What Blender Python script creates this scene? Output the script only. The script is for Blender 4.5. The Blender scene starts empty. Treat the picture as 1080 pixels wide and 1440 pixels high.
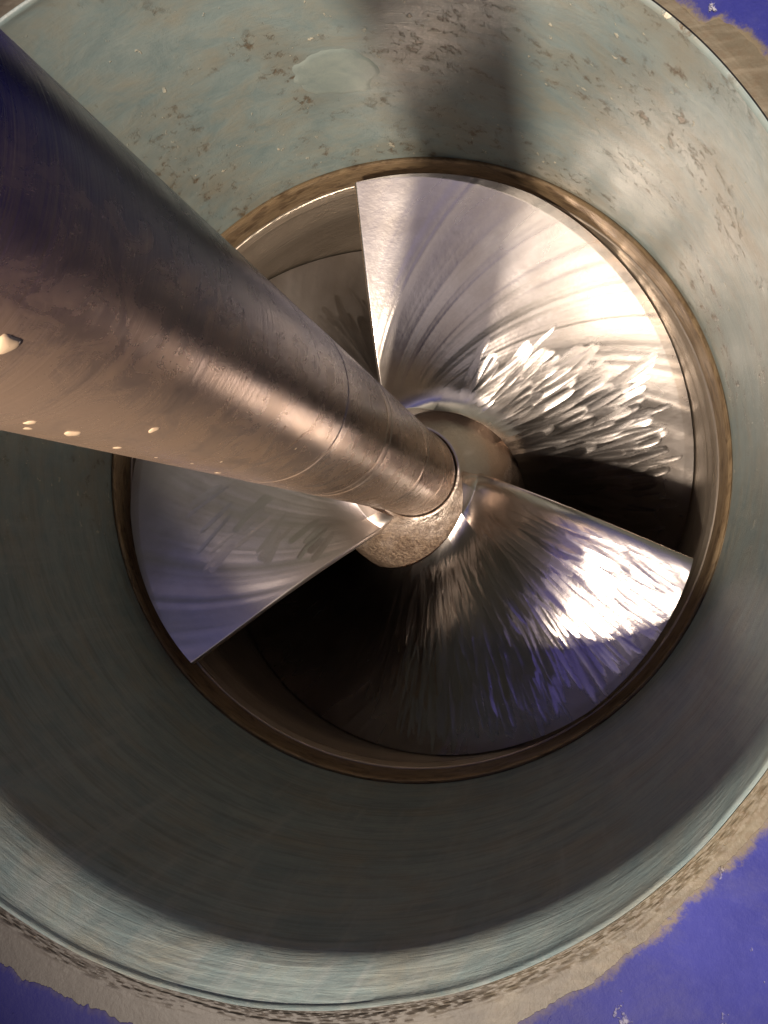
import bpy, math, random
import numpy as np
from mathutils import Vector, Matrix

S = 0.15                       # bore radius in metres; all shapes below are written in bore radii
scene = bpy.context.scene
col = scene.collection
rng = np.random.default_rng(7)
random.seed(7)

# ------------------------------------------------------------------ camera
cam_d = bpy.data.cameras.new('camera')
cam = bpy.data.objects.new('camera', cam_d)
col.objects.link(cam)
cam_d.sensor_fit = 'VERTICAL'
cam_d.sensor_height = 36.0
cam_d.lens = 36.0 * 1240.0 / 1440.0
cam_d.clip_start = 0.005
cam_d.clip_end = 60.0
bore_dir = Vector((235 / 1240, -45 / 1240, -1.0)).normalized()      # the bore's direction in camera space
rot = bore_dir.rotation_difference(Vector((0, 0, -1))).to_matrix().to_4x4()
cam.matrix_world = Matrix.Translation(Vector((0.468, -0.245, 2.77)) * S) @ rot
scene.camera = cam

# ------------------------------------------------------------------ world (dim workshop, blue and warm patches added to reflect in the blades)
world = bpy.data.worlds.new('World')
scene.world = world
world.use_nodes = True
wn, wl = world.node_tree.nodes, world.node_tree.links
wn.clear()
w_out = wn.new('ShaderNodeOutputWorld')
w_bg = wn.new('ShaderNodeBackground')
w_tc = wn.new('ShaderNodeTexCoord')
w_dot = wn.new('ShaderNodeVectorMath'); w_dot.operation = 'DOT_PRODUCT'
w_dot.inputs[1].default_value = Vector((-0.62, -0.12, 0.78)).normalized()
w_ramp = wn.new('ShaderNodeValToRGB')
w_ramp.color_ramp.elements[0].position = 0.84
w_ramp.color_ramp.elements[0].color = (0.060, 0.085, 0.165, 1)
w_ramp.color_ramp.elements[1].position = 0.99
w_ramp.color_ramp.elements[1].color = (0.15, 0.13, 0.50, 1)
wl.new(w_tc.outputs['Generated'], w_dot.inputs[0])
wl.new(w_dot.outputs['Value'], w_ramp.inputs[0])
w_dot2 = wn.new('ShaderNodeVectorMath'); w_dot2.operation = 'DOT_PRODUCT'      # blue patch straight overhead
w_dot2.inputs[1].default_value = Vector((-0.06, 0.16, 0.985)).normalized()
w_ramp2 = wn.new('ShaderNodeValToRGB')
w_ramp2.color_ramp.elements[0].position = 0.925
w_ramp2.color_ramp.elements[0].color = (0, 0, 0, 1)
w_ramp2.color_ramp.elements[1].position = 0.985
w_ramp2.color_ramp.elements[1].color = (0.16, 0.15, 0.44, 1)
w_add = wn.new('ShaderNodeMix'); w_add.data_type = 'RGBA'; w_add.blend_type = 'ADD'
w_add.inputs[0].default_value = 1.0
wl.new(w_tc.outputs['Generated'], w_dot2.inputs[0])
wl.new(w_dot2.outputs['Value'], w_ramp2.inputs[0])
wl.new(w_ramp.outputs[0], w_add.inputs[6])
wl.new(w_ramp2.outputs[0], w_add.inputs[7])
w_dot3 = wn.new('ShaderNodeVectorMath'); w_dot3.operation = 'DOT_PRODUCT'      # warm glow added on the lamp's side to brighten the upper blade
w_dot3.inputs[1].default_value = Vector((0.13, -0.32, 0.94)).normalized()
w_ramp3 = wn.new('ShaderNodeValToRGB')
w_ramp3.color_ramp.elements[0].position = 0.875
w_ramp3.color_ramp.elements[0].color = (0, 0, 0, 1)
w_ramp3.color_ramp.elements[1].position = 0.985
w_ramp3.color_ramp.elements[1].color = (0.92, 0.79, 0.72, 1)
w_add3 = wn.new('ShaderNodeMix'); w_add3.data_type = 'RGBA'; w_add3.blend_type = 'ADD'
w_add3.inputs[0].default_value = 1.0
wl.new(w_tc.outputs['Generated'], w_dot3.inputs[0])
wl.new(w_dot3.outputs['Value'], w_ramp3.inputs[0])
wl.new(w_add.outputs[2], w_add3.inputs[6])
wl.new(w_ramp3.outputs[0], w_add3.inputs[7])
wl.new(w_add3.outputs[2], w_bg.inputs['Color'])
w_bg.inputs['Strength'].default_value = 0.55
wl.new(w_bg.outputs[0], w_out.inputs['Surface'])

# ------------------------------------------------------------------ work lamp
def aim(o, target):
    o.rotation_euler = (Vector(target) - Vector(o.location)).to_track_quat('-Z', 'Y').to_euler()
sp = bpy.data.lights.new('work_lamp', 'SPOT')
sp.energy = 46.0
sp.color = (1.0, 0.87, 0.73)
sp.shadow_soft_size = 0.18 * S
sp.spot_size = math.radians(43)
sp.spot_blend = 0.95
lamp = bpy.data.objects.new('work_lamp', sp)
col.objects.link(lamp)
lamp.location = Vector((-0.58, -2.44, 4.9)) * S
aim(lamp, Vector((0.65, 0.50, 0.3)) * S)

scene.view_settings.view_transform = 'Standard'
scene.view_settings.look = 'None'
scene.view_settings.gamma = 1.0
scene.view_settings.exposure = 0.15
scene.view_settings.use_curve_mapping = False
scene.cycles.use_denoising = True
scene.cycles.sample_clamp_indirect = 4.0
scene.cycles.max_bounces = 8
scene.cycles.blur_glossy = 0.3

# ------------------------------------------------------------------ node helpers
class Mat:
    def __init__(self, name):
        self.m = bpy.data.materials.new(name)
        self.m.use_nodes = True
        self.n = self.m.node_tree.nodes
        self.l = self.m.node_tree.links
        self.p = self.n['Principled BSDF']
        self.tc = self.n.new('ShaderNodeTexCoord')
    def set(self, **k):
        for a, v in k.items():
            s = self.p.inputs[a.replace('_', ' ')]
            if hasattr(v, 'is_output') or isinstance(v, bpy.types.NodeSocket): self.l.new(v, s)
            else: s.default_value = v
        return self
    def mapping(self, scale, src=None, loc=(0, 0, 0)):
        mp = self.n.new('ShaderNodeMapping')
        mp.inputs['Scale'].default_value = scale
        mp.inputs['Location'].default_value = loc
        self.l.new(src or self.tc.outputs['Object'], mp.inputs['Vector'])
        return mp.outputs[0]
    def noise(self, vec, scale=5.0, detail=6.0, rough=0.6, dist=0.0):
        t = self.n.new('ShaderNodeTexNoise')
        t.inputs['Scale'].default_value = scale
        t.inputs['Detail'].default_value = detail
        t.inputs['Roughness'].default_value = rough
        t.inputs['Distortion'].default_value = dist
        self.l.new(vec, t.inputs['Vector'])
        return t.outputs['Fac']
    def voronoi(self, vec, scale=5.0, out='Distance', rand=1.0):
        t = self.n.new('ShaderNodeTexVoronoi')
        t.inputs['Scale'].default_value = scale
        t.inputs['Randomness'].default_value = rand
        t.voronoi_dimensions = '2D'
        self.l.new(vec, t.inputs['Vector'])
        return t.outputs[out]
    def ramp(self, fac, stops):
        r = self.n.new('ShaderNodeValToRGB')
        e = r.color_ramp.elements
        while len(e) < len(stops): e.new(0.5)
        for q, (p, c) in zip(e, stops):
            q.position = p
            q.color = (c, c, c, 1) if isinstance(c, (int, float)) else (*c, 1)
        self.l.new(fac, r.inputs[0])
        return r.outputs[0]
    def mix(self, fac, a, b, mode='MIX'):
        x = self.n.new('ShaderNodeMix'); x.data_type = 'RGBA'; x.blend_type = mode
        for s, v in ((x.inputs[0], fac), (x.inputs[6], a), (x.inputs[7], b)):
            if isinstance(v, bpy.types.NodeSocket): self.l.new(v, s)
            elif isinstance(v, (int, float)): s.default_value = v if s is x.inputs[0] else (v, v, v, 1)
            else: s.default_value = (*v, 1)
        return x.outputs[2]
    def math(self, op, a, b=0.0):
        x = self.n.new('ShaderNodeMath'); x.operation = op
        for s, v in ((x.inputs[0], a), (x.inputs[1], b)):
            if isinstance(v, bpy.types.NodeSocket): self.l.new(v, s)
            else: s.default_value = v
        return x.outputs[0]
    def attr(self, name, out='Vector'):
        a = self.n.new('ShaderNodeAttribute'); a.attribute_name = name
        return a.outputs[out]
    def bump(self, h, strength=0.5, dist=0.001, normal=None):
        b = self.n.new('ShaderNodeBump')
        b.inputs['Strength'].default_value = strength
        b.inputs['Distance'].default_value = dist
        self.l.new(h, b.inputs['Height'])
        if normal is not None: self.l.new(normal, b.inputs['Normal'])
        return b.outputs[0]

K = 1.0 / S   # object coordinates are metres; multiply by K to get bore radii

# ---- worn teal paint inside the duct
def duct_material():
    M = Mat('worn_teal_paint')
    cu = M.attr('flow')                       # (angle*radius, height, 0) in bore radii
    v1 = M.mapping((1.0, 1.9, 1), cu)
    big = M.noise(M.mapping((1.5, 2.2, 1), cu), 2.4, 8, 0.66, 0.6)
    mid = M.noise(M.mapping((1.0, 1.35, 1), cu, (3, 1, 0)), 8.0, 9, 0.70, 0.5)
    fine = M.noise(M.mapping((4.0, 46.0, 1), cu), 3.0, 5, 0.6)
    teal = M.mix(M.ramp(mid, [(0.35, 0), (0.65, 1)]), (0.158, 0.213, 0.212), (0.245, 0.29, 0.27))
    tan = M.mix(mid, (0.155, 0.135, 0.09), (0.26, 0.23, 0.165))
    mask = M.ramp(M.math('ADD', M.math('MULTIPLY', big, 0.6), M.math('MULTIPLY', mid, 0.45)), [(0.49, 0), (0.65, 0.58)])
    c = M.mix(mask, teal, tan)
    c = M.mix(M.ramp(fine, [(0.40, 0.0), (0.75, 0.22)]), c, (0.26, 0.26, 0.225))
    # brown pits gathered in a few areas of the upper wall
    fx = M.n.new('ShaderNodeSeparateXYZ'); M.l.new(cu, fx.inputs[0])
    pz = M.noise(M.mapping((1, 1.3, 1), cu, (5.3, 0, 0)), 3.2, 3, 0.5)
    pits = M.noise(M.mapping((1.0, 0.8, 1), cu, (0, 7, 0)), 26.0, 6, 0.72)
    pm = M.math('MULTIPLY', M.ramp(pits, [(0.55, 0), (0.65, 0.9)]), M.math('MULTIPLY', M.ramp(pz, [(0.45, 0.0), (0.58, 1)]), M.ramp(M.math('MULTIPLY', fx.outputs[0], 0.4), [(0.56, 1), (0.78, 0.12)])))
    c = M.mix(pm, c, (0.075, 0.045, 0.02))
    upper0 = M.ramp(M.math('MULTIPLY', fx.outputs[0], 0.4), [(0.50, 1), (0.75, 0.0)])
    # scuffs and dried runs lower down
    lowr = M.ramp(M.math('MULTIPLY', fx.outputs[0], 0.4), [(0.50, 0), (0.85, 1)])
    scf = M.noise(M.mapping((2.2, 30.0, 1), cu, (1, 4, 0)), 1.8, 8, 0.72, 0.8)
    c = M.mix(M.math('MULTIPLY', lowr, M.ramp(scf, [(0.46, 0), (0.66, 0.55)])), c, (0.075, 0.085, 0.085))
    run = M.noise(M.mapping((13.0, 1.2, 1), cu, (6, 4, 0)), 1.6, 6, 0.65, 0.3)
    c = M.mix(M.math('MULTIPLY', lowr, M.ramp(run, [(0.52, 0), (0.70, 0.45)])), c, (0.30, 0.31, 0.29))
    c = M.mix(M.math('MULTIPLY', upper0, M.ramp(pz, [(0.48, 0.0), (0.66, 0.38)])), c, (0.20, 0.155, 0.095))
    # pale flecks
    upper = M.ramp(M.math('MULTIPLY', fx.outputs[0], 0.4), [(0.62, 1), (0.80, 0.0)])
    sp1 = M.noise(M.mapping((1, 0.75, 1), cu, (8, 3, 0)), 34.0, 4, 0.62)
    clus = M.noise(M.mapping((1, 1, 1), cu, (2, 9, 0)), 3.6, 4, 0.6)
    flm = M.math('MULTIPLY', upper, M.math('MULTIPLY', M.ramp(sp1, [(0.655, 0), (0.69, 1)]), M.ramp(clus, [(0.46, 0.0), (0.56, 1)])))
    c = M.mix(flm, c, (0.52, 0.47, 0.36))
    h = M.math('ADD', M.math('MULTIPLY', mid, 0.5), M.math('SUBTRACT', M.math('MULTIPLY', fine, 0.10), M.math('MULTIPLY', pm, 0.35)))
    h = M.math('ADD', h, M.math('MULTIPLY', flm, 0.7))
    h = M.math('ADD', h, M.math('MULTIPLY', M.math('MULTIPLY', lowr, scf), 0.35))
    rg = M.ramp(M.math('ADD', M.math('MULTIPLY', big, 0.5), M.math('MULTIPLY', fine, 0.4)), [(0.3, 0.33), (0.65, 0.52)])
    M.set(Base_Color=c, Roughness=rg, Normal=M.bump(h, 0.55, 0.0014))
    return M.m

def filler_material():
    M = Mat('filler_patch')
    v = M.mapping((K, K, K))
    n = M.noise(v, 12, 8, 0.68, 0.5)
    M.set(Base_Color=M.mix(M.ramp(n, [(0.3, 0), (0.7, 1)]), (0.165, 0.21, 0.20), (0.26, 0.295, 0.26)), Roughness=0.42, Normal=M.bump(n, 0.3, 0.0008))
    return M.m

def band_material():
    M = Mat('sanded_fibreglass')
    v = M.mapping((K, K, K))
    n = M.noise(v, 7, 8, 0.7, 0.4)
    g = M.noise(M.mapping((K, K, K)), 60, 4, 0.7)
    st = M.noise(M.mapping((K * 3, K * 22, K)), 3, 4, 0.6)
    c = M.mix(n, (0.075, 0.060, 0.039), (0.165, 0.136, 0.088))
    c = M.mix(M.ramp(g, [(0.45, 0), (0.62, 0.6)]), c, (0.12, 0.085, 0.05))
    c = M.mix(M.ramp(st, [(0.5, 0), (0.7, 0.5)]), c, (0.22, 0.185, 0.13))
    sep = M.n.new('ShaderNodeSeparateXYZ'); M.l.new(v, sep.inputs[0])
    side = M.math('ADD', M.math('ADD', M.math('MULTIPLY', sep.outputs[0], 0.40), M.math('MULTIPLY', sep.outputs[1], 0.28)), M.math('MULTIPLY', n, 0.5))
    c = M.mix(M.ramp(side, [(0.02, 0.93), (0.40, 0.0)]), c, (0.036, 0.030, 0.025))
    h = M.math('ADD', M.math('MULTIPLY', n, 0.9), M.math('MULTIPLY', g, 0.4))
    M.set(Base_Color=c, Roughness=0.6, Normal=M.bump(h, 0.28, 0.0018))
    return M.m

def paint_material():
    M = Mat('blue_hull_paint')
    v = M.mapping((K, K, K))
    n = M.noise(v, 3.0, 8, 0.62)
    g = M.noise(v, 40, 5, 0.7)
    c = M.mix(n, (0.022, 0.025, 0.155), (0.038, 0.041, 0.22))
    c = M.mix(M.ramp(g, [(0.5, 0), (0.75, 0.25)]), c, (0.065, 0.068, 0.25))
    chips = M.ramp(M.noise(M.mapping((K, K * 0.7, K), None, (5, 2, 0)), 17.0, 5, 0.62), [(0.64, 0), (0.68, 1)])
    cm = M.math('MULTIPLY', chips, M.ramp(M.noise(v, 3.0, 3, 0.6), [(0.42, 0.2), (0.55, 1)]))
    c = M.mix(cm, c, (0.42, 0.40, 0.42))
    scr = M.ramp(M.noise(M.mapping((K * 2, K * 60, K), None, (0, 0, 0)), 1.5, 4, 0.6), [(0.70, 0), (0.76, 0.2)])
    c = M.mix(scr, c, (0.12, 0.12, 0.32))
    dust = M.noise(M.mapping((K, K, K), None, (3, 1, 0)), 6.0, 9, 0.75, 0.6)
    c = M.mix(M.ramp(dust, [(0.46, 0), (0.72, 0.45)]), c, (0.085, 0.082, 0.16))
    ed = M.math('ADD', M.attr('edge_d', 'Fac'), M.math('MULTIPLY', M.math('SUBTRACT', M.noise(v, 26.0, 8, 0.8), 0.5), 0.07))
    c = M.mix(M.ramp(ed, [(0.000, 1.0), (0.016, 0.0)]), c, M.mix(n, (0.11, 0.085, 0.055), (0.20, 0.165, 0.11)))
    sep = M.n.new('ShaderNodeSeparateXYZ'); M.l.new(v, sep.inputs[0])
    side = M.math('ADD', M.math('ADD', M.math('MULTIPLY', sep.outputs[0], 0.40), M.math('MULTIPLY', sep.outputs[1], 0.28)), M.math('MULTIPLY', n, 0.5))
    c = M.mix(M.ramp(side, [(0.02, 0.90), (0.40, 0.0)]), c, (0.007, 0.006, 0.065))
    h = M.math('SUBTRACT', M.math('MULTIPLY', n, 0.4), M.math('MULTIPLY', cm, 0.7))
    h = M.math('ADD', h, M.math('MULTIPLY', g, 0.22))
    M.set(Base_Color=c, Roughness=M.ramp(n, [(0.3, 0.52), (0.7, 0.68)]), Specular_IOR_Level=0.16, Normal=M.bump(h, 0.6, 0.0015))
    return M.m

def ring_material():
    M = Mat('rust_stained_ring')
    cu = M.attr('flow')
    n = M.noise(M.mapping((2.5, 9, 1), cu), 3.0, 7, 0.65, 0.4)
    s = M.noise(M.mapping((3, 120, 1), cu), 1.5, 4, 0.6)
    b = M.noise(M.mapping((5, 14, 1), cu, (2, 5, 0)), 2.4, 7, 0.7, 0.5)
    c = M.mix(n, (0.10, 0.06, 0.03), (0.32, 0.225, 0.125))
    c = M.mix(M.ramp(b, [(0.48, 0), (0.62, 0.8)]), c, (0.06, 0.032, 0.016))
    c = M.mix(M.ramp(s, [(0.5, 0), (0.75, 0.5)]), c, (0.42, 0.33, 0.22))
    M.set(Base_Color=c, Metallic=0.35, Roughness=M.ramp(n, [(0.3, 0.46), (0.7, 0.30)]),
          Normal=M.bump(M.math('ADD', n, M.math('MULTIPLY', s, 0.5)), 0.5, 0.001))
    return M.m

def housing_material():
    M = Mat('polished_housing')
    cu = M.attr('flow')
    s = M.noise(M.mapping((1.2, 90, 1), cu), 1.4, 5, 0.65)
    n = M.noise(M.mapping((2.0, 4, 1), cu), 2.5, 6, 0.6)
    c = M.mix(n, (0.27, 0.215, 0.155), (0.50, 0.43, 0.35))
    M.set(Base_Color=c, Metallic=0.80, Roughness=M.ramp(s, [(0.3, 0.24), (0.7, 0.42)]), Normal=M.bump(s, 0.6, 0.0010))
    return M.m

def blade_material():
    M = Mat('ground_steel')
    tone = M.attr('tone', 'Fac')
    v = M.mapping((K, K, K))
    cloud = M.noise(v, 3.0, 6, 0.6, 0.5)
    h = M.noise(v, 40.0, 5, 0.7)
    rg = M.math('ADD', M.math('MULTIPLY', tone, 0.14), 0.15)
    rg = M.math('ADD', rg, M.math('MULTIPLY', cloud, 0.08))
    c = M.mix(M.ramp(cloud, [(0.35, 0), (0.7, 1)]), (0.50, 0.435, 0.385), (0.66, 0.60, 0.56))
    geo = M.n.new('ShaderNodeNewGeometry')
    add = M.n.new('ShaderNodeVectorMath'); add.operation = 'ADD'
    M.l.new(geo.outputs['Normal'], add.inputs[0]); M.l.new(M.attr('slope'), add.inputs[1])
    nrm = M.n.new('ShaderNodeVectorMath'); nrm.operation = 'NORMALIZE'
    M.l.new(add.outputs[0], nrm.inputs[0])
    M.set(Base_Color=c, Metallic=1.0, Roughness=rg, Normal=M.bump(h, 0.12, 0.0008, nrm.outputs[0]))
    return M.m

def hub_material():
    M = Mat('cast_hub_with_rust')
    v = M.mapping((K, K, K))
    n = M.noise(v, 5, 7, 0.65, 0.4)
    g = M.noise(v, 75, 4, 0.75)
    steel = M.mix(g, (0.44, 0.36, 0.30), (0.56, 0.47, 0.40))
    rust = M.mix(M.ramp(g, [(0.4, 0), (0.62, 1)]), (0.09, 0.045, 0.022), (0.33, 0.23, 0.145))
    sep = M.n.new('ShaderNodeSeparateXYZ'); M.l.new(v, sep.inputs[0])
    n = M.math('SUBTRACT', n, M.math('ADD', M.math('MULTIPLY', sep.outputs[1], 0.95), 0.05))
    m = M.ramp(n, [(0.46, 0), (0.72, 0.85)])
    c = M.mix(m, steel, rust)
    M.set(Base_Color=c, Metallic=M.ramp(n, [(0.42, 1.0), (0.64, 0.6)]), Roughness=M.ramp(n, [(0.4, 0.28), (0.62, 0.46)]),
          Normal=M.bump(M.math('MULTIPLY', g, M.math('ADD', M.math('MULTIPLY', m, 1.7), 0.25)), 0.8, 0.0014))
    return M.m

def shaft_material():
    M = Mat('stained_shaft_steel')
    cu = M.attr('flow')                       # (angle*radius, height)
    lath = M.noise(M.mapping((0.22, 62, 1), cu), 1.3, 5, 0.7)
    n = M.noise(M.mapping((6, 2.2, 1), cu), 1.6, 8, 0.66, 0.6)
    sm = M.noise(M.mapping((7, 5, 1), cu, (4, 2, 0)), 3.0, 7, 0.68, 0.8)
    c = M.mix(M.ramp(n, [(0.35, 0), (0.68, 1)]), (0.40, 0.31, 0.255), (0.58, 0.49, 0.43))
    c = M.mix(M.ramp(sm, [(0.42, 0), (0.78, 0.40)]), c, (0.30, 0.17, 0.10))
    dull = M.ramp(sm, [(0.30, 0.15), (0.74, 0.27)])
    # dark navy above the mouth and on the upper side, brown staining along the lower side
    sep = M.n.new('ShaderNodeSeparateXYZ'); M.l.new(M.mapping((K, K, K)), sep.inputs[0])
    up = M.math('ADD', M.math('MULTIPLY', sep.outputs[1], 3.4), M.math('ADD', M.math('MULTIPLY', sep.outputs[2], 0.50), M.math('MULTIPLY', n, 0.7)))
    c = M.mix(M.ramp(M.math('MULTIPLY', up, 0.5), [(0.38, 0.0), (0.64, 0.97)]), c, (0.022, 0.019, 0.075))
    lowm = M.math('SUBTRACT', M.math('ADD', M.math('MULTIPLY', sep.outputs[2], 0.18), M.math('MULTIPLY', sm, 0.7)), M.math('MULTIPLY', sep.outputs[1], 4.0))
    c = M.mix(M.ramp(M.math('MULTIPLY', lowm, 0.5), [(0.34, 0.0), (0.60, 0.75)]), c, (0.42, 0.275, 0.18))
    met = M.ramp(M.math('MULTIPLY', lowm, 0.5), [(0.34, 0.95), (0.60, 0.62)])
    rg = M.math('ADD', M.math('MULTIPLY', n, 0.12), dull)
    M.set(Base_Color=c, Metallic=met, Roughness=rg,
          Normal=M.bump(M.math('ADD', M.math('MULTIPLY', lath, 0.20), M.math('MULTIPLY', sm, 0.08)), 0.40, 0.0009))
    return M.m

def drop_material():
    M = Mat('dried_drops')
    M.set(Base_Color=(0.50, 0.36, 0.24, 1), Roughness=0.12)
    return M.m

# ------------------------------------------------------------------ mesh helpers
def link(name, verts, faces, mat, parent=None, smooth=True, attrs=None):
    me = bpy.data.meshes.new(name)
    verts = np.asarray(verts, dtype=np.float32) * S
    faces = np.asarray(faces, dtype=np.int32)
    k = faces.shape[1]
    me.vertices.add(len(verts)); me.vertices.foreach_set('co', verts.ravel())
    me.loops.add(faces.size); me.loops.foreach_set('vertex_index', faces.ravel())
    me.polygons.add(len(faces))
    me.polygons.foreach_set('loop_start', np.arange(0, faces.size, k, dtype=np.int32))
    me.polygons.foreach_set('use_smooth', np.full(len(faces), smooth, dtype=bool))
    for a, (typ, data) in (attrs or {}).items():
        at = me.attributes.new(a, typ, 'POINT')
        at.data.foreach_set('vector' if typ == 'FLOAT_VECTOR' else 'value', np.asarray(data, dtype=np.float32).ravel())
    me.update(calc_edges=True); me.validate()
    me.materials.append(mat)
    o = bpy.data.objects.new(name, me)
    col.objects.link(o)
    if parent: o.parent = parent
    return o

def grid_faces(nr, nc, wrap_c=False, flip=False):
    i = np.arange(nr - 1)[:, None]
    j = np.arange(nc if wrap_c else nc - 1)[None, :]
    j2 = (j + 1) % nc
    a, b, c, d = i * nc + j, i * nc + j2, (i + 1) * nc + j2, (i + 1) * nc + j
    f = np.stack([np.broadcast_to(x, (nr - 1, j.shape[1])) for x in (a, b, c, d)], -1).reshape(-1, 4)
    return f[:, ::-1] if flip else f

def lathe(name, prof, mat, parent=None, n=256, sharp=True, jitter=None, flip=False):
    """prof: list of (r, z); edges are kept crisp by the auto-smooth angle"""
    P = np.array(prof, float)
    th = np.linspace(0, 2 * math.pi, n, endpoint=False)
    r = np.repeat(P[:, :1], n, 1); z = np.repeat(P[:, 1:2], n, 1)
    if jitter is not None: r, z = jitter(r, z, th[None, :])
    v = np.stack([r * np.cos(th), r * np.sin(th), z], -1).reshape(-1, 3)
    flow = np.stack([np.abs(((th / math.pi + 0.5) % 2) - 1)[None, :] * math.pi * r, z + 0 * r, 0 * r], -1).reshape(-1, 3)
    o = link(name, v, grid_faces(len(P), n, True, flip), mat, parent, True, {'flow': ('FLOAT_VECTOR', flow)})
    if sharp: o.data.set_sharp_from_angle(angle=math.radians(28))
    return o

def tag(o, label=None, cat=None, kind=None, group=None):
    if label: o['label'] = label
    if cat: o['category'] = cat
    if kind: o['kind'] = kind
    if group: o['group'] = group
    return o

def wobble(th, seed, terms=14, lo=1, hi=60, p=1.0):
    g = np.random.default_rng(seed)
    out = 0 * th
    for _ in range(terms):
        k = int(math.exp(g.uniform(math.log(lo), math.log(hi))))
        out = out + np.sin(k * th + g.uniform(0, 6.28)) / max(k, 1) ** p * g.uniform(0.5, 1)
    return out

# ------------------------------------------------------------------ intake duct (bore wall and its flared lip)
MC = np.array([-0.052, -0.061])      # centre of the mouth
MZ = 1.215                            # height of the mouth
MR = 1.015
def mouth_xy(th, rad):               # polar about the mouth's centre
    return MC[0] + rad * np.cos(th), MC[1] + rad * np.sin(th)

def build_duct():
    n = 720
    th = np.linspace(0, 2 * math.pi, n, endpoint=False)
    mr = MR + 0.0035 * wobble(th, 3, 16, 2, 40, 0.7)
    mx, my = mouth_xy(th, mr)
    rows, flow = [], []
    # the crease where the straight wall turns into the lip
    cx, cy = 0.999 * np.cos(th), 0.999 * np.sin(th)
    out = (mx * np.cos(th) + my * np.sin(th)) - 1.0
    dg = (np.degrees(th) + 180) % 360 - 180
    czh = np.interp(dg, [-180, -150, -125, -112, -95, -79, -56, -40, -15, 20, 160, 180],
                    [1.12, 1.10, 1.11, 1.13, 1.155, 1.165, 1.135, 1.16, 1.20, 1.21, 1.19, 1.12]) + 0.003 * wobble(th, 9, 8, 2, 12)
    lean = np.clip(-out, 0, 1) * 0.88
    def wall(z):                     # straight bore; where the mouth is narrower it leans in a little towards it
        q = np.clip((z - 0.15) / 1.05, 0, 1)
        rad = 1 - lean * q * q * (3 - 2 * q)
        return np.stack([rad * np.cos(th), rad * np.sin(th), 0 * th + z], -1)
    crease = wall(czh)
    for t in np.linspace(0, 1, 44): rows.append(wall(0.004 + (czh - 0.045 - 0.004) * t))
    mouth = np.stack([mx, my, 0 * th + MZ], -1)
    p0 = rows[-1]; p2 = crease * 0.55 + mouth * 0.45
    for t in np.linspace(0, 1, 10)[1:]: rows.append(p0 * (1 - t) ** 2 + 2 * t * (1 - t) * crease + p2 * t * t)
    for t in np.linspace(0, 1, 6)[1:]: rows.append(p2 * (1 - t) + mouth * t)
    # small rolled edge then the back
    e = mouth.copy(); d = np.stack([np.cos(th), np.sin(th), 0 * th], -1)
    for a in (0.35, 0.8, 1.25):
        rows.append(e + d * 0.010 * (1 - math.cos(a)) + np.array([0, 0, 0.010 * math.sin(a)]))
    rows.append(e + d * 0.012 + np.array([0, 0, -0.02]))
    rows.append(np.stack([1.16 * np.cos(th), 1.16 * np.sin(th), 0 * th + 1.0], -1))
    rows.append(np.stack([1.16 * np.cos(th), 1.16 * np.sin(th), 0 * th + 0.004], -1))
    rows.append(np.stack([1.00 * np.cos(th), 1.00 * np.sin(th), 0 * th + 0.0041], -1))
    V = np.array(rows)
    fold = np.abs(((th / math.pi + 0.5) % 2) - 1) * math.pi       # seam-free angle, mirrored through the hidden side
    ang = th.copy()
    F = np.stack([np.broadcast_to(fold, V.shape[:2]), V[..., 2] + 0.6 * np.clip(np.hypot(V[..., 0], V[..., 1]) - 1, 0, .2), np.broadcast_to(0.35 * np.cos(th), V.shape[:2])], -1)
    o = link('intake_duct', V.reshape(-1, 3), grid_faces(len(V), n, True, True), duct_material(), None, True, {'flow': ('FLOAT_VECTOR', F.reshape(-1, 3))})
    o.data.set_sharp_from_angle(angle=math.radians(40))
    tag(o, 'round teal painted tunnel, worn and rust pitted, its mouth set in the blue hull', 'duct')
    # filled spot high on the lit wall
    a0, z0, rad = math.radians(94.6), 0.575, 0.118
    rr = np.linspace(0, 1, 14); tt = np.linspace(0, 2 * math.pi, 64, endpoint=False)
    R_, T_ = np.meshgrid(rr, tt, indexing='ij')
    edge = 1 + 0.05 * wobble(T_, 21, 24, 2, 30, 0.5)
    A = a0 + R_ * edge * rad * np.cos(T_); Z = z0 + R_ * edge * rad * 1.02 * np.sin(T_)
    lean_p = np.interp(np.degrees(A), dg[dg.argsort()], lean[dg.argsort()])
    qq = np.clip((Z - 0.15) / 1.05, 0, 1)
    rad_in = 1 - lean_p * qq * qq * (3 - 2 * qq) - 0.0035 * np.sqrt(np.clip(1 - R_ ** 4, 0, 1)) + 0.0012 * (R_ > 0.99)
    v = np.stack([rad_in * np.cos(A), rad_in * np.sin(A), Z], -1).reshape(-1, 3)
    link('filler_patch', v, grid_faces(14, 64, True), filler_material(), o)['label'] = 'smooth pale round filled spot high on the tunnel wall'
    return o
build_duct()

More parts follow.
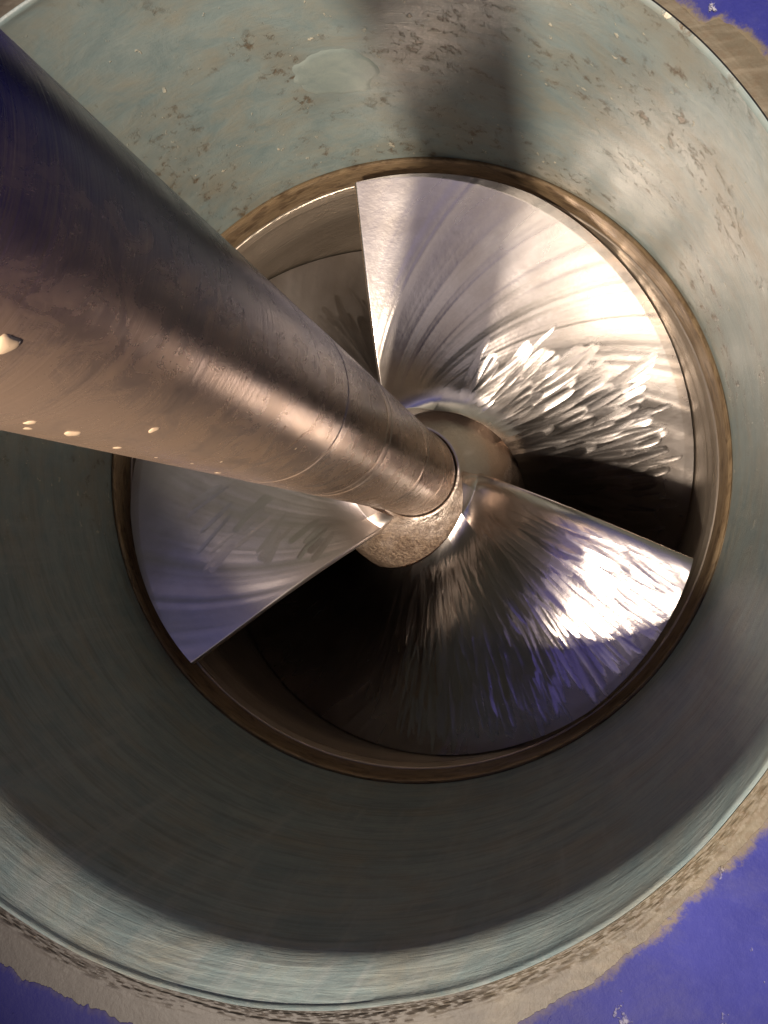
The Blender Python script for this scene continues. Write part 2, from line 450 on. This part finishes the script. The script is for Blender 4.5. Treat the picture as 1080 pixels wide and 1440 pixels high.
# ------------------------------------------------------------------ hull round the mouth: sanded band and blue paint
def build_hull():
    n = 2400
    th = np.linspace(-math.pi, math.pi, n, endpoint=False)
    deg = np.degrees(th)
    knots = [(-180, 1.16), (-150, 1.16), (-130, 1.155), (-118, 1.147), (-112, 1.142), (-107, 1.135), (-102, 1.133), (-80, 1.142), (-65.6, 1.136),
             (-60, 1.120), (-58.6, 1.126), (-54, 1.112), (-46.4, 1.100), (-41.4, 1.097), (-36, 1.103), (-20, 1.10), (10, 1.11), (30, 1.112), (35.4, 1.113),
             (37.5, 1.115), (40.1, 1.110), (41.6, 1.106), (42.2, 1.077), (43.4, 1.078), (46.1, 1.079), (60, 1.085), (90, 1.09), (115, 1.10), (122, 1.115), (150, 1.15), (180, 1.16)]
    k = np.array(knots) * np.array([1, 0.972])
    edge = np.interp(deg, k[:, 0], k[:, 1])
    rag = 0.0035 * wobble(th, 5, 30, 12, 160, 0.25) * 0.35
    rough = np.interp(deg, [-180, -125, -100, -80, -60, -30, 180], [1, 1, 0.9, 0.6, 0.35, 0.25, 0.25])
    jag = np.random.default_rng(4).normal(0, 1, n); jag = (jag + np.roll(jag, 1) + np.roll(jag, 2)) / 3
    edge = edge + rag * (0.5 + rough) + jag * 0.0045 * rough
    # sanded band sheet, structure together with the paint
    mr = MR + 0.0035 * wobble(np.where(th < 0, th + 2 * math.pi, th), 3, 16, 2, 40, 0.7)
    rows = []
    for t in np.linspace(0, 1, 70) ** 1.8:
        rad = (mr + 0.011) * (1 - t) + 1.26 * t
        x, y = mouth_xy(th, rad)
        lump = 0.005 * (wobble(th + 2.1 * t, 30, 24, 8, 150, 0.15) + wobble(th - 5 * t, 31, 24, 20, 260, 0.1)) * 0.085 * math.exp(-((t - 0.06) / 0.07) ** 2) * np.interp(deg, [-180, -140, -30, 20, 120, 180], [0.6, 1, 1, 0.12, 0.12, 0.6])
        rows.append(np.stack([x, y, MZ + 0.004 * min(1, t * 12) + lump], -1))
    x, y = mouth_xy(th, 0 * th + 1.26); rows.append(np.stack([x, y, 0 * x + MZ - 0.05], -1))
    x, y = mouth_xy(th, mr + 0.011); rows.append(np.stack([x, y, 0 * x + MZ - 0.05], -1))
    bandV = np.array(rows)
    rows = []
    top = MZ + 0.0048
    for q, (rad, z) in enumerate(((edge, MZ - 0.002), (edge, top - 0.0003), (edge + 0.001, top), (edge + 0.012, top), (edge + 0.03, top), (edge + 0.07, top), (0 * th + 1.3, top), (0 * th + 1.6, top),
                                  (0 * th + 2.6, top), (0 * th + 5, top), (0 * th + 5, MZ - 0.06), (0 * th + 1.29, MZ - 0.06), (0 * th + 1.28, MZ - 0.002))):
        x, y = mouth_xy(th, rad); rows.append(np.stack([x, y, 0 * x + z], -1))
    ed = [np.clip(np.hypot(q[:, 0] - MC[0], q[:, 1] - MC[1]) - edge, 0, 1) for q in rows]
    V = np.array(rows)
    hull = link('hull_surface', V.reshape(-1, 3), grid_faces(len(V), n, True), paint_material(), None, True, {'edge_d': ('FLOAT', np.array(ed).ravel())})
    hull.data.set_sharp_from_angle(angle=math.radians(40))
    tag(hull, 'blue painted hull bottom, chipped, surrounding the tunnel mouth', 'hull', 'structure')
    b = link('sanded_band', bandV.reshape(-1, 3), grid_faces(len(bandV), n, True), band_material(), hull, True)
    b.data.set_sharp_from_angle(angle=math.radians(40))
    b['label'] = 'bare tan band sanded through the blue paint around the mouth'
build_hull()

# ------------------------------------------------------------------ wear ring and pump housing
def ringjit(r, z, th):
    return r + 0.0012 * wobble(th, 12, 14, 6, 80, 0.3) * 0.4, z + 0.0016 * wobble(th, 14, 20, 10, 160, 0.2) * 0.35 * (z > 0.001)
ring = lathe('wear_ring', [(1.12, -0.088), (1.12, 0.0), (1.0, 0.0), (0.997, 0.006), (0.991, 0.008), (0.987, 0.003), (0.985, -0.006), (0.981, -0.050), (0.979, -0.078),
                           (0.978, -0.088), (1.12, -0.088)], ring_material(), None, 512, jitter=ringjit)
tag(ring, 'rust stained brown metal ring stepping in at the bottom of the teal tunnel', 'ring')
house = lathe('pump_housing', [(1.10, -0.092), (0.976, -0.092), (0.973, -0.094), (0.964, -0.114), (0.962, -0.122), (0.962, -0.19), (0.960, -0.195), (0.960, -0.30), (0.962, -0.306), (0.962, -1.5), (0.0001, -1.5), (0.0001, -1.56), (1.10, -1.56), (1.10, -0.092)],
              housing_material(), None, 384)
tag(house, 'polished metal pump housing wall behind the impeller blades, inside the brown ring', 'housing')

# ------------------------------------------------------------------ impeller
impeller = bpy.data.objects.new('impeller', None)
col.objects.link(impeller)
impeller.location = (0, 0, -0.8 * S)
tag(impeller, 'three bladed steel impeller with bright grinding marks at the bottom of the tunnel', 'impeller')
RT = 0.926
OFF = 0.092
BS = blade_mat = blade_material()

def hub_r(z):
    return np.interp(z, [-1.45, -0.9, -0.6, -0.45, -0.37, -0.32, -0.285, -0.258, -0.238, -0.222], [0.42, 0.41, 0.39, 0.365, 0.335, 0.30, 0.265, 0.225, 0.19, 0.165])
def hubjit(r, z, th):
    return r + 0.006 * (wobble(th, 40, 6, 1, 6, 0.5) * np.sin(z * 9 + 1)) * (r > 0.17), z
hz = np.concatenate([np.linspace(-1.4, -0.45, 16), np.linspace(-0.42, -0.222, 26)])
hub = lathe('hub', [(0.001, -1.4)] + [(float(hub_r(z)), float(z)) for z in hz] + [(0.156, -0.217), (0.152, -0.223), (0.152, -0.27), (0.10, -0.27)], hub_material(), impeller, 160, sharp=False, jitter=hubjit)
hub.matrix_parent_inverse = Matrix.Translation((0, 0, 0.8 * S))

def make_blade(tip_deg, seed, strokes, lin, w_le, droop=0.0, satin=0.0, bias=0.0, span=142.0):
    g = np.random.default_rng(seed)
    NR, NP = 300, 700
    s = np.linspace(0, 1, NP)
    D = np.where(s < 0.1, s / 0.1 * 3.0, 3.0 + (s - 0.1) / 0.9 * (span - 3.0))       # degrees behind the leading edge
    psi = math.radians(tip_deg) - math.asin(OFF / RT)
    def zbase(R, DD):
        rx = np.clip((RT - R) / 0.67, 0, 1.05)
        drop = 0.0008 * DD + 4.0e-5 * DD ** 2
        return 0.05 * np.exp(-DD / 170) - 0.25 * (lin * rx * np.exp(-(DD / 80) ** 2) + (1 - lin) * rx ** 3 * np.exp(-DD / 170)) - drop - droop * np.clip((R - 0.70) / 0.24, 0, 1) ** 2 * np.exp(-(DD / 32) ** 2)
    rin = np.full(NP, 0.3)
    for _ in range(60): rin = 0.5 * rin + 0.5 * (hub_r(zbase(rin, D)) - 0.012)
    tt = np.linspace(0, 1, NR)[:, None]
    RTD = RT + 0.030 * np.clip(D / 35, 0, 1)[None, :]
    R = rin[None, :] * (1 - tt) + RTD * tt
    DD = np.broadcast_to(D[None, :], R.shape)
    phiLE = psi + np.arcsin(OFF / np.maximum(R, OFF * 1.2))
    skew = (phiLE - (psi + math.asin(OFF / RT)))
    PHI = phiLE - np.radians(DD) - skew * np.clip(DD / 80, 0, 1)
    X, Y = R * np.cos(PHI), R * np.sin(PHI)
    Z = zbase(R, DD)
    # weld fillet at the root
    fr = np.clip(1 - (R - rin[None, :]) / 0.11, 0, 1)
    Z += 0.055 * fr ** 2.2 * np.clip(DD / 14, 0.0, 1)
    # broad hand-ground waviness
    for _ in range(16):
        kx, ky = g.normal(0, 7, 2); a = 0.012 / (2 + math.hypot(kx, ky))
        Z += a * np.sin(kx * X + ky * Y + g.uniform(0, 6.28))
    # default swirl of fine scratches, as slopes across the scratch direction
    tab = g.normal(0, 1, 4096)
    tab2 = np.convolve(tab, np.ones(3) / 3, 'same') + 1.6 * np.convolve(g.normal(0, 1, 4096), np.ones(11) / 11, 'same')
    def scratch(x): return np.interp(np.mod(x, 4095.0), np.arange(4096), tab2)
    a0 = PHI + 0.60 * np.log(R / 0.3)
    am = 0.5 + 0.5 * np.sin(3 * X + 4 * Y + seed) * np.sin(5 * Y - 2 * X)
    s0 = 0.062 * scratch(a0 * 150 + 1000 + 2.0 * np.sin(6 * R)) * (0.5 + am)
    perp = PHI - math.atan(0.60) + math.pi / 2
    SX = s0 * np.cos(perp); SY = s0 * np.sin(perp)
    tone = 0.35 + 0.25 * np.clip((R - 0.6) / 0.3, 0, 1) + 0.1 * scratch(a0 * 40) + satin * (1 - 0.7 * np.clip((R - 0.66) / 0.16, 0, 1) * np.exp(-(DD / 34) ** 2))
    # overlapping grinder strokes, later ones cut over earlier ones
    cells = []
    for (d0, d1, r0, r1, n, ang, da, L, W, tilt, rowt) in strokes:
        dd = np.linspace(d0, d1, n) + g.normal(0, (d1 - d0) / n * 0.6, n)
        for q in range(n):
            cells.append((dd[q], g.uniform(r0, r1), ang + g.normal(0, da), L * g.uniform(0.65, 1.3), W * g.uniform(0.6, 1.4), tilt, rowt))
    for idx, (dc, rc, an, L, W, tilt, rowt) in enumerate(cells):
        ph = psi + math.asin(OFF / max(rc, 0.2)) - math.radians(dc)
        cx, cy = rc * math.cos(ph), rc * math.sin(ph)
        dirn = ph + math.radians(an)
        dx, dy = X - cx, Y - cy
        u = dx * math.cos(dirn) + dy * math.sin(dirn)
        v = -dx * math.sin(dirn) + dy * math.cos(dirn)
        bend = g.normal(0, 0.35)
        v = v + bend * u * u
        w = W * (1 + 0.12 * np.clip(u / L, -1, 1))
        un, vn = u / L, v / w
        inside = (np.abs(vn) < 1) & (np.abs(un) ** 5 + np.abs(vn) ** 3 < 1)
        tilt = tilt * 0.85; t1 = bias + g.normal(0, tilt * 0.5); t2 = rowt * g.uniform(0.6, 1.3)
        cup = g.uniform(0.9, 2.0) * tilt
        su = t2 + 0.6 * rowt * un; sv = t1 + cup * vn + 0.055 * scratch(v * 330 + idx * 31.7 + 6 * np.sin(u * 9))
        edge = np.clip((1 - (np.abs(un) ** 5 + np.abs(vn) ** 3)) / 0.55, 0, 1)
        SX = np.where(inside, SX * (1 - edge) + (su * math.cos(dirn) - sv * math.sin(dirn)) * edge, SX)
        SY = np.where(inside, SY * (1 - edge) + (su * math.sin(dirn) + sv * math.cos(dirn)) * edge, SY)
        tone = np.where(inside, g.uniform(0.0, 0.6) + 0.8 * satin, tone)
    fade = np.clip(DD / 5, 0, 1) * np.clip((R - 0.27) / 0.06, 0, 1)
    SX *= fade; SY *= fade
    # rounded leading edge and thickness
    t = 0.022 + 0.040 * np.clip((0.6 - R) / 0.4, 0, 1)
    sle = np.radians(DD) * R
    q = np.clip((w_le - sle) / w_le, 0, 1)
    top = Z - t * 0.75 * (1 - np.sqrt(np.clip(1 - q ** 2, 0, 1)))
    bot = Z - t * (0.80 + 0.2 * np.clip(sle / 0.05, 0, 1))
    bot = np.minimum(bot, top - 0.004)
    nv = NR * NP
    V = np.concatenate([np.stack([X, Y, top], -1).reshape(-1, 3), np.stack([X, Y, bot], -1).reshape(-1, 3)])
    f1 = grid_faces(NR, NP, False, True)
    f2 = grid_faces(NR, NP, False, False) + nv
    def strip(ids, flip):
        a, b = ids[:-1], ids[1:]
        f = np.stack([a, b, b + nv, a + nv], -1)
        return f[:, ::-1] if flip else f
    I = np.arange(nv).reshape(NR, NP)
    F = np.concatenate([f1, f2, strip(I[:, 0], False), strip(I[:, -1], True), strip(I[0, :], True), strip(I[-1, :], False)])
    slope = np.stack([-SX, -SY, np.zeros_like(R)], -1).reshape(-1, 3)
    at = {'slope': ('FLOAT_VECTOR', np.concatenate([slope, 0 * slope])), 'tone': ('FLOAT', np.concatenate([tone.ravel()] * 2))}
    o = link('blade', V, F, BS, impeller, True, at)
    o.data.set_sharp_from_angle(angle=math.radians(50))
    o.matrix_parent_inverse = Matrix.Translation((0, 0, 0.8 * S))
    return o

#    d0   d1   r0    r1   n   ang spread L   W    tilt  row tilt
b1 = make_blade(99.5, 11, [
    (76, 130, 0.71, 0.80, 54, 10, 4, 0.10, 0.012, 0.065, 0.07),
    (66, 130, 0.59, 0.67, 70, 6, 4, 0.12, 0.012, 0.06, -0.03),
    (58, 130, 0.47, 0.54, 60, 2, 4, 0.13, 0.012, 0.05, 0.06),
    (50, 130, 0.39, 0.43, 46, 0, 4, 0.10, 0.012, 0.045, -0.02)], 0.72, 0.012, 0.0, 0.0, -0.075)
b2 = make_blade(-18.0, 12, [
    (4, 75, 0.72, 0.80, 120, -8, 4, 0.14, 0.008, 0.06, 0.07),
    (6, 120, 0.60, 0.68, 150, -8, 4, 0.13, 0.008, 0.06, -0.06),
    (8, 125, 0.44, 0.53, 110, -4, 5, 0.14, 0.009, 0.05, 0.05)], 0.15, 0.045)
b3 = make_blade(223.5, 13, [
    (18, 40, 0.64, 0.70, 7, 32, 8, 0.07, 0.011, 0.04, 0.05),
    (14, 38, 0.50, 0.56, 8, 36, 8, 0.07, 0.011, 0.05, 0.06),
    (9, 22, 0.38, 0.48, 8, 24, 9, 0.05, 0.011, 0.07, 0.09),
    (60, 125, 0.50, 0.70, 40, 5, 6, 0.15, 0.014, 0.03, 0.0)], 0.3, 0.010, -0.028, 1.5, -0.06)

# ------------------------------------------------------------------ drive shaft
def build_shaft():
    r0 = 0.145
    prof = [(0.02, -0.26), (0.148, -0.26), (0.150, -0.17), (0.149, -0.16)]
    grooves = {0.03: 0.0022, 0.43: 0.0030, 0.47: 0.0012, 0.98: 0.0035, 1.03: 0.0014, 1.38: 0.0022}
    for gz in sorted(grooves):
        d = grooves[gz]
        prof += [(r0 + 0.0006, gz - 0.012), (r0 + 0.0004, gz - 0.004), (r0 - d, gz), (r0 + 0.0002, gz + 0.004)]
    zz = np.linspace(1.5, 9.0, 60)
    prof += [(r0, float(q)) for q in zz] + [(0.001, 9.0)]
    o = lathe('drive_shaft', prof, shaft_material(), None, 160)
    tag(o, 'long stained steel shaft running diagonally out of the tunnel from the impeller hub', 'shaft')
    dm = drop_material()
    spots = [(-80, 2.013, .011), (-79, 2.085, .008), (-85, 2.064, .006), (-63, 1.926, .009), (-84.4, 1.903, .007), (-48, 2.221, .013), (-73, 1.674, .004), (-90, 1.579, .007),
             (-47, 1.522, .004), (-41, 1.327, .006), (-83, 1.712, .004), (-86, 1.80, .004), (-88, 1.45, .004), (-55, 1.62, .003), (-33, 1.12, .004), (-70, 2.3, .006)]
    for a, zc, rad in spots:
        rad *= 0.72
        a = math.radians(a)
        rr = np.linspace(0.02, 1, 7); tt = np.linspace(0, 2 * math.pi, 16, endpoint=False)
        Rr, T = np.meshgrid(rr, tt, indexing='ij')
        el = random.uniform(1.1, 1.7)
        A = a + Rr * rad * (1 + 0.18 * np.sin(3 * T + zc * 70)) / r0 * np.cos(T); ir = 1 + 0.16 * np.sin(2 * T + zc * 40) + 0.10 * np.sin(3 * T + zc * 90); Zc = zc + Rr * ir * rad * el * np.sin(T) * (1 + 0.25 * np.cos(T))
        up = r0 - 0.0006 + rad * 0.30 * np.sqrt(1 - Rr ** 2)
        v = np.stack([up * np.cos(A), up * np.sin(A), Zc], -1).reshape(-1, 3)
        link('dried_drop', v, grid_faces(7, 16, True), dm, o)
build_shaft()
